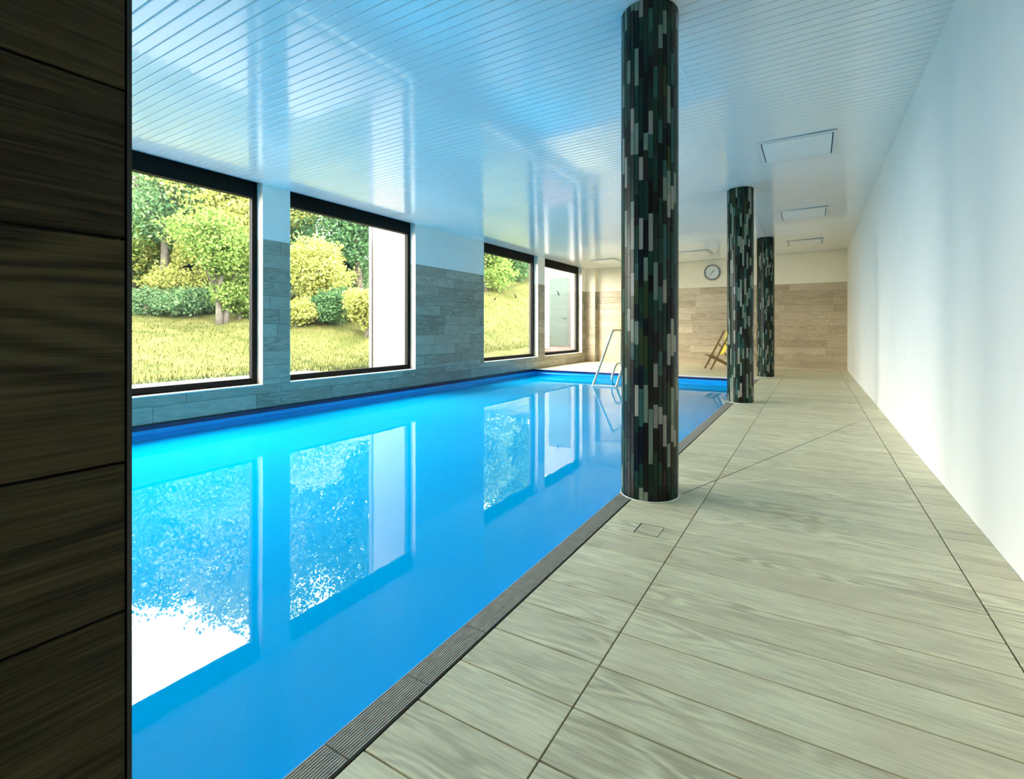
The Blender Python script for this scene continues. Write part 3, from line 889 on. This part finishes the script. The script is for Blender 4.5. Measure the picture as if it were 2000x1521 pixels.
def blobset(n, w, z0, z1, s, seed):
    rr = random.Random(seed); out = []
    for k in range(n):
        t = (k + .5) / n
        z = z0 + (z1 - z0) * t
        ww = w * (1 - .55 * abs(2 * t - .8))
        a = rr.uniform(0, 6.28); q = rr.uniform(.2, 1) * ww
        out.append((q * math.cos(a) * .7, q * math.sin(a), z, s * rr.uniform(.8, 1.25), s * rr.uniform(.8, 1.25), s * rr.uniform(.65, 1)))
    return out
tree('tall_tree', 'airy grey-green tree with leaning trunk seen through the nearest visible window', -23.48, 9.74, 5.0, blobset(14, 2.3, 2.9, 7.7, 1.2, 1), 11000, M['leaf_cool'], M['bark_grey'], 0.15, 21)
tree('tall_tree', 'yellow-green tree filling the upper corner of the nearest visible window', -21.18, 11.6, 4.6, blobset(17, 2.3, 2.4, 7.9, 1.35, 2), 19000, M['leaf_yellow'], M['bark'], 0.15, 22)
tree('tall_tree', 'green spreading tree with forked trunk behind the nearest bird sticker', -18.89, 9.45, 2.6, blobset(8, 1.5, 2.0, 3.7, 0.75, 3), 8000, M['leaf_green'], M['bark_grey'], 0.12, 23, multi=2)
tree('tall_tree', 'pale green tall tree at the edge of the dark pier', -25.81, 9.57, 5.0, blobset(15, 2.4, 1.8, 7.9, 1.3, 4), 13000, M['leaf_green'], M['bark_grey'], 0.15, 24)
tree('tall_tree', 'dense cool green tree behind the airy tree', -29.75, 13.09, 4.0, blobset(16, 3.2, .8, 8.0, 1.6, 41), 15000, M['leaf_cool'], M['bark'], 0.18, 44)
tree('tall_tree', 'broad pale green tree behind the forked tree', -30.1, 15.19, 4.0, blobset(16, 3.2, .8, 8.2, 1.7, 42), 15000, M['leaf_green'], M['bark'], 0.18, 45)
tree('tall_tree', 'green garden tree hidden by the dark pier', -23.5, 5.6, 4.0, blobset(12, 2.0, 1.0, 5.0, 1.2, 61), 9000, M['leaf_green'], M['bark'], .16, 61)
tree('tall_shrub', 'low yellow-green hedge shrub hidden behind the dark pier', -24.0, 2.2, 1.2, blobset(11, 2.4, .5, 2.2, .9, 62), 9000, M['leaf_yellow'], M['bark'], .14, 62, 'tall shrubs closing the garden')
tree('tall_shrub', 'rounded pale shrub right behind the nearest bird sticker', -22.3, 10.2, 1.2, blobset(9, 1.4, .5, 2.5, .85, 55), 12000, M['leaf_yellow'], M['bark'], .12, 55, 'tall shrubs closing the garden')
tree('tall_shrub', 'tall dense hedge shrub behind the airy tree trunk', -25.6, 11.9, 1.5, blobset(12, 2.6, .6, 3.6, 1.2, 51), 12000, M['leaf_yellow'], M['bark'], .15, 51, 'tall shrubs closing the garden')
tree('tall_shrub', 'tall pale hedge shrub at the edge of the dark pier', -28.0, 10.0, 1.5, blobset(12, 2.8, .6, 3.8, 1.2, 52), 12000, M['leaf_cool'], M['bark'], .15, 52, 'tall shrubs closing the garden')
tree('tall_shrub', 'tall yellow-green hedge shrub behind the forked tree', -24.5, 14.2, 1.5, blobset(12, 2.4, .6, 3.6, 1.2, 53), 12000, M['leaf_yellow'], M['bark'], .15, 53, 'tall shrubs closing the garden')
tree('tall_shrub', 'tall cool green hedge shrub behind the dark green shrub', -21.0, 17.0, 1.5, blobset(12, 2.4, .6, 3.6, 1.2, 54), 12000, M['leaf_cool'], M['bark'], .15, 54, 'tall shrubs closing the garden')
tree('tall_tree', 'dark blue-green tall tree at the top of the window beside the white outside wall', -18.36, 15.49, 5.0, blobset(18, 2.8, 2.2, 9.5, 1.6, 5), 19000, M['leaf_dark'], M['bark'], 0.16, 25)
tree('tall_tree', 'cool green tree behind the round yellow tree', -23.5, 16.61, 6.0, blobset(16, 2.9, .8, 8.0, 1.6, 6), 17000, M['leaf_cool'], M['bark'], 0.18, 26)
tree('tall_tree', 'green tree whose crown edges the pier between the two nearer visible windows', -23.24, 14.46, 5.0, blobset(16, 2.7, .8, 9.5, 1.6, 43), 14000, M['leaf_green'], M['bark'], 0.17, 46)
tree('bush_tree', 'round bright yellow tree seen left of the swooping bird sticker', -16.75, 11.8, 1.8, blobset(9, 1.25, 1.0, 2.7, 0.8, 7), 11000, M['leaf_yellow'], M['bark_grey'], 0.11, 27)
tree('flowering_shrub', 'yellow-green shrub beside the outside white wall', -14.17, 12.11, 1.0, blobset(7, 0.75, 0.45, 1.5, 0.55, 8), 8000, M['leaf_yellow'], M['bark'], 0.1, 28, 'shrubs along the lawn edge')
tree('flowering_shrub', 'low golden shrub under the round yellow tree', -16.3, 10.91, 0.6, blobset(6, 0.7, 0.3, 0.8, 0.42, 9), 6000, M['leaf_yellow'], M['bark'], 0.1, 29, 'shrubs along the lawn edge')
tree('flowering_shrub', 'dark green shrub between the golden shrub and the white outside wall', -15.87, 12.3, 0.6, blobset(7, 1.0, 0.3, 1.0, 0.5, 10), 7000, M['leaf_dark'], M['bark'], 0.1, 30, 'shrubs along the lawn edge')
tree('flowering_shrub', 'blue-green low shrub next to the dark pier', -22.19, 8.74, 0.6, blobset(8, 1.6, 0.25, 0.75, 0.5, 11), 8000, M['leaf_cool'], M['bark'], 0.11, 31, 'shrubs along the lawn edge')
tree('flowering_shrub', 'cool green low shrub below the nearest bird sticker', -20.99, 9.76, 0.6, blobset(8, 1.4, 0.25, 0.75, 0.5, 12), 8000, M['leaf_cool'], M['bark'], 0.11, 32, 'shrubs along the lawn edge')
tree('flowering_shrub', 'bright green shrub at the jamb of the nearest visible window', -18.84, 10.28, 0.6, blobset(7, 0.9, 0.3, 1.2, 0.5, 13), 8000, M['leaf_green'], M['bark'], 0.11, 33, 'shrubs along the lawn edge')
tree('tall_tree', 'green tree on the slope at the edge of the third visible window', -16.56, 22.81, 2.2, blobset(10, 1.7, 0.8, 4.6, 1.1, 14), 12000, M['leaf_green'], M['bark'], 0.16, 34)
tree('tall_tree', 'dense dark tree crowning the slope behind the third visible window', -18.38, 27.52, 3.0, blobset(12, 2.4, 0.8, 6.0, 1.5, 15), 14000, M['leaf_dark'], M['bark'], 0.18, 35)
tree('tall_tree', 'yellow-green tree at the head of the slope by the window jamb', -18.72, 30.77, 3.0, blobset(12, 2.6, 0.8, 6.0, 1.6, 16), 12000, M['leaf_green'], M['bark'], 0.2, 36)
tree('tall_tree', 'cool green tree far up the slope', -21.46, 26.94, 3.0, blobset(12, 3.0, 0.8, 6.5, 1.7, 17), 12000, M['leaf_cool'], M['bark'], 0.2, 37)

# white wing wall outside the second window
wing = tag(MB().box(-8.28, -7.01, 7.3, 8.4, -.05, 4.2).build('wall_outside', M['ext_white']), 'white rendered wall projecting outside the second window', kind='structure')
MB().box(-8.37, -8.28, 7.27, 7.37, -.05, 4.2).build('corner_post', M['ext_grey'], wing)
# entrance wall and green door outside the last window
wing2 = tag(MB().box(-9.55, -7.01, 16.4, 16.7, -.05, 4.2).build('wall_entrance', M['ext_white']), 'white rendered wall carrying the green door outside', kind='structure')
door = tag(empty('door_1', (-8.4, 16.4, .40)), 'green door in the white outside wall', kind='structure')
inv = Matrix.Translation((8.4, -16.4, -.40))
def dop(mb, name, mat):
    o = mb.build(name, mat, door); o.matrix_parent_inverse = inv; return o
dop(MB().box(-8.82, -8.02, 16.34, 16.38, .46, 3.02), 'door_leaf', M['door_green'])
dop(MB().box(-8.86, -8.82, 16.35, 16.40, .42, 3.06), 'frame_post', M['ext_grey'])
dop(MB().box(-8.02, -7.98, 16.35, 16.40, .42, 3.06), 'frame_post', M['ext_grey'])
dop(MB().box(-8.82, -8.02, 16.35, 16.40, 3.02, 3.06), 'frame_head', M['ext_grey'])
dop(MB().tube([(-8.12, 16.34, 1.5), (-8.12, 16.28, 1.5), (-8.24, 16.28, 1.5)], .012, 8), 'door_handle', M['black_frame'])
for z in (.8, 2.7): dop(MB().box(-8.875, -8.80, 16.32, 16.35, z - .07, z + .07), 'hinge', M['ext_grey'])
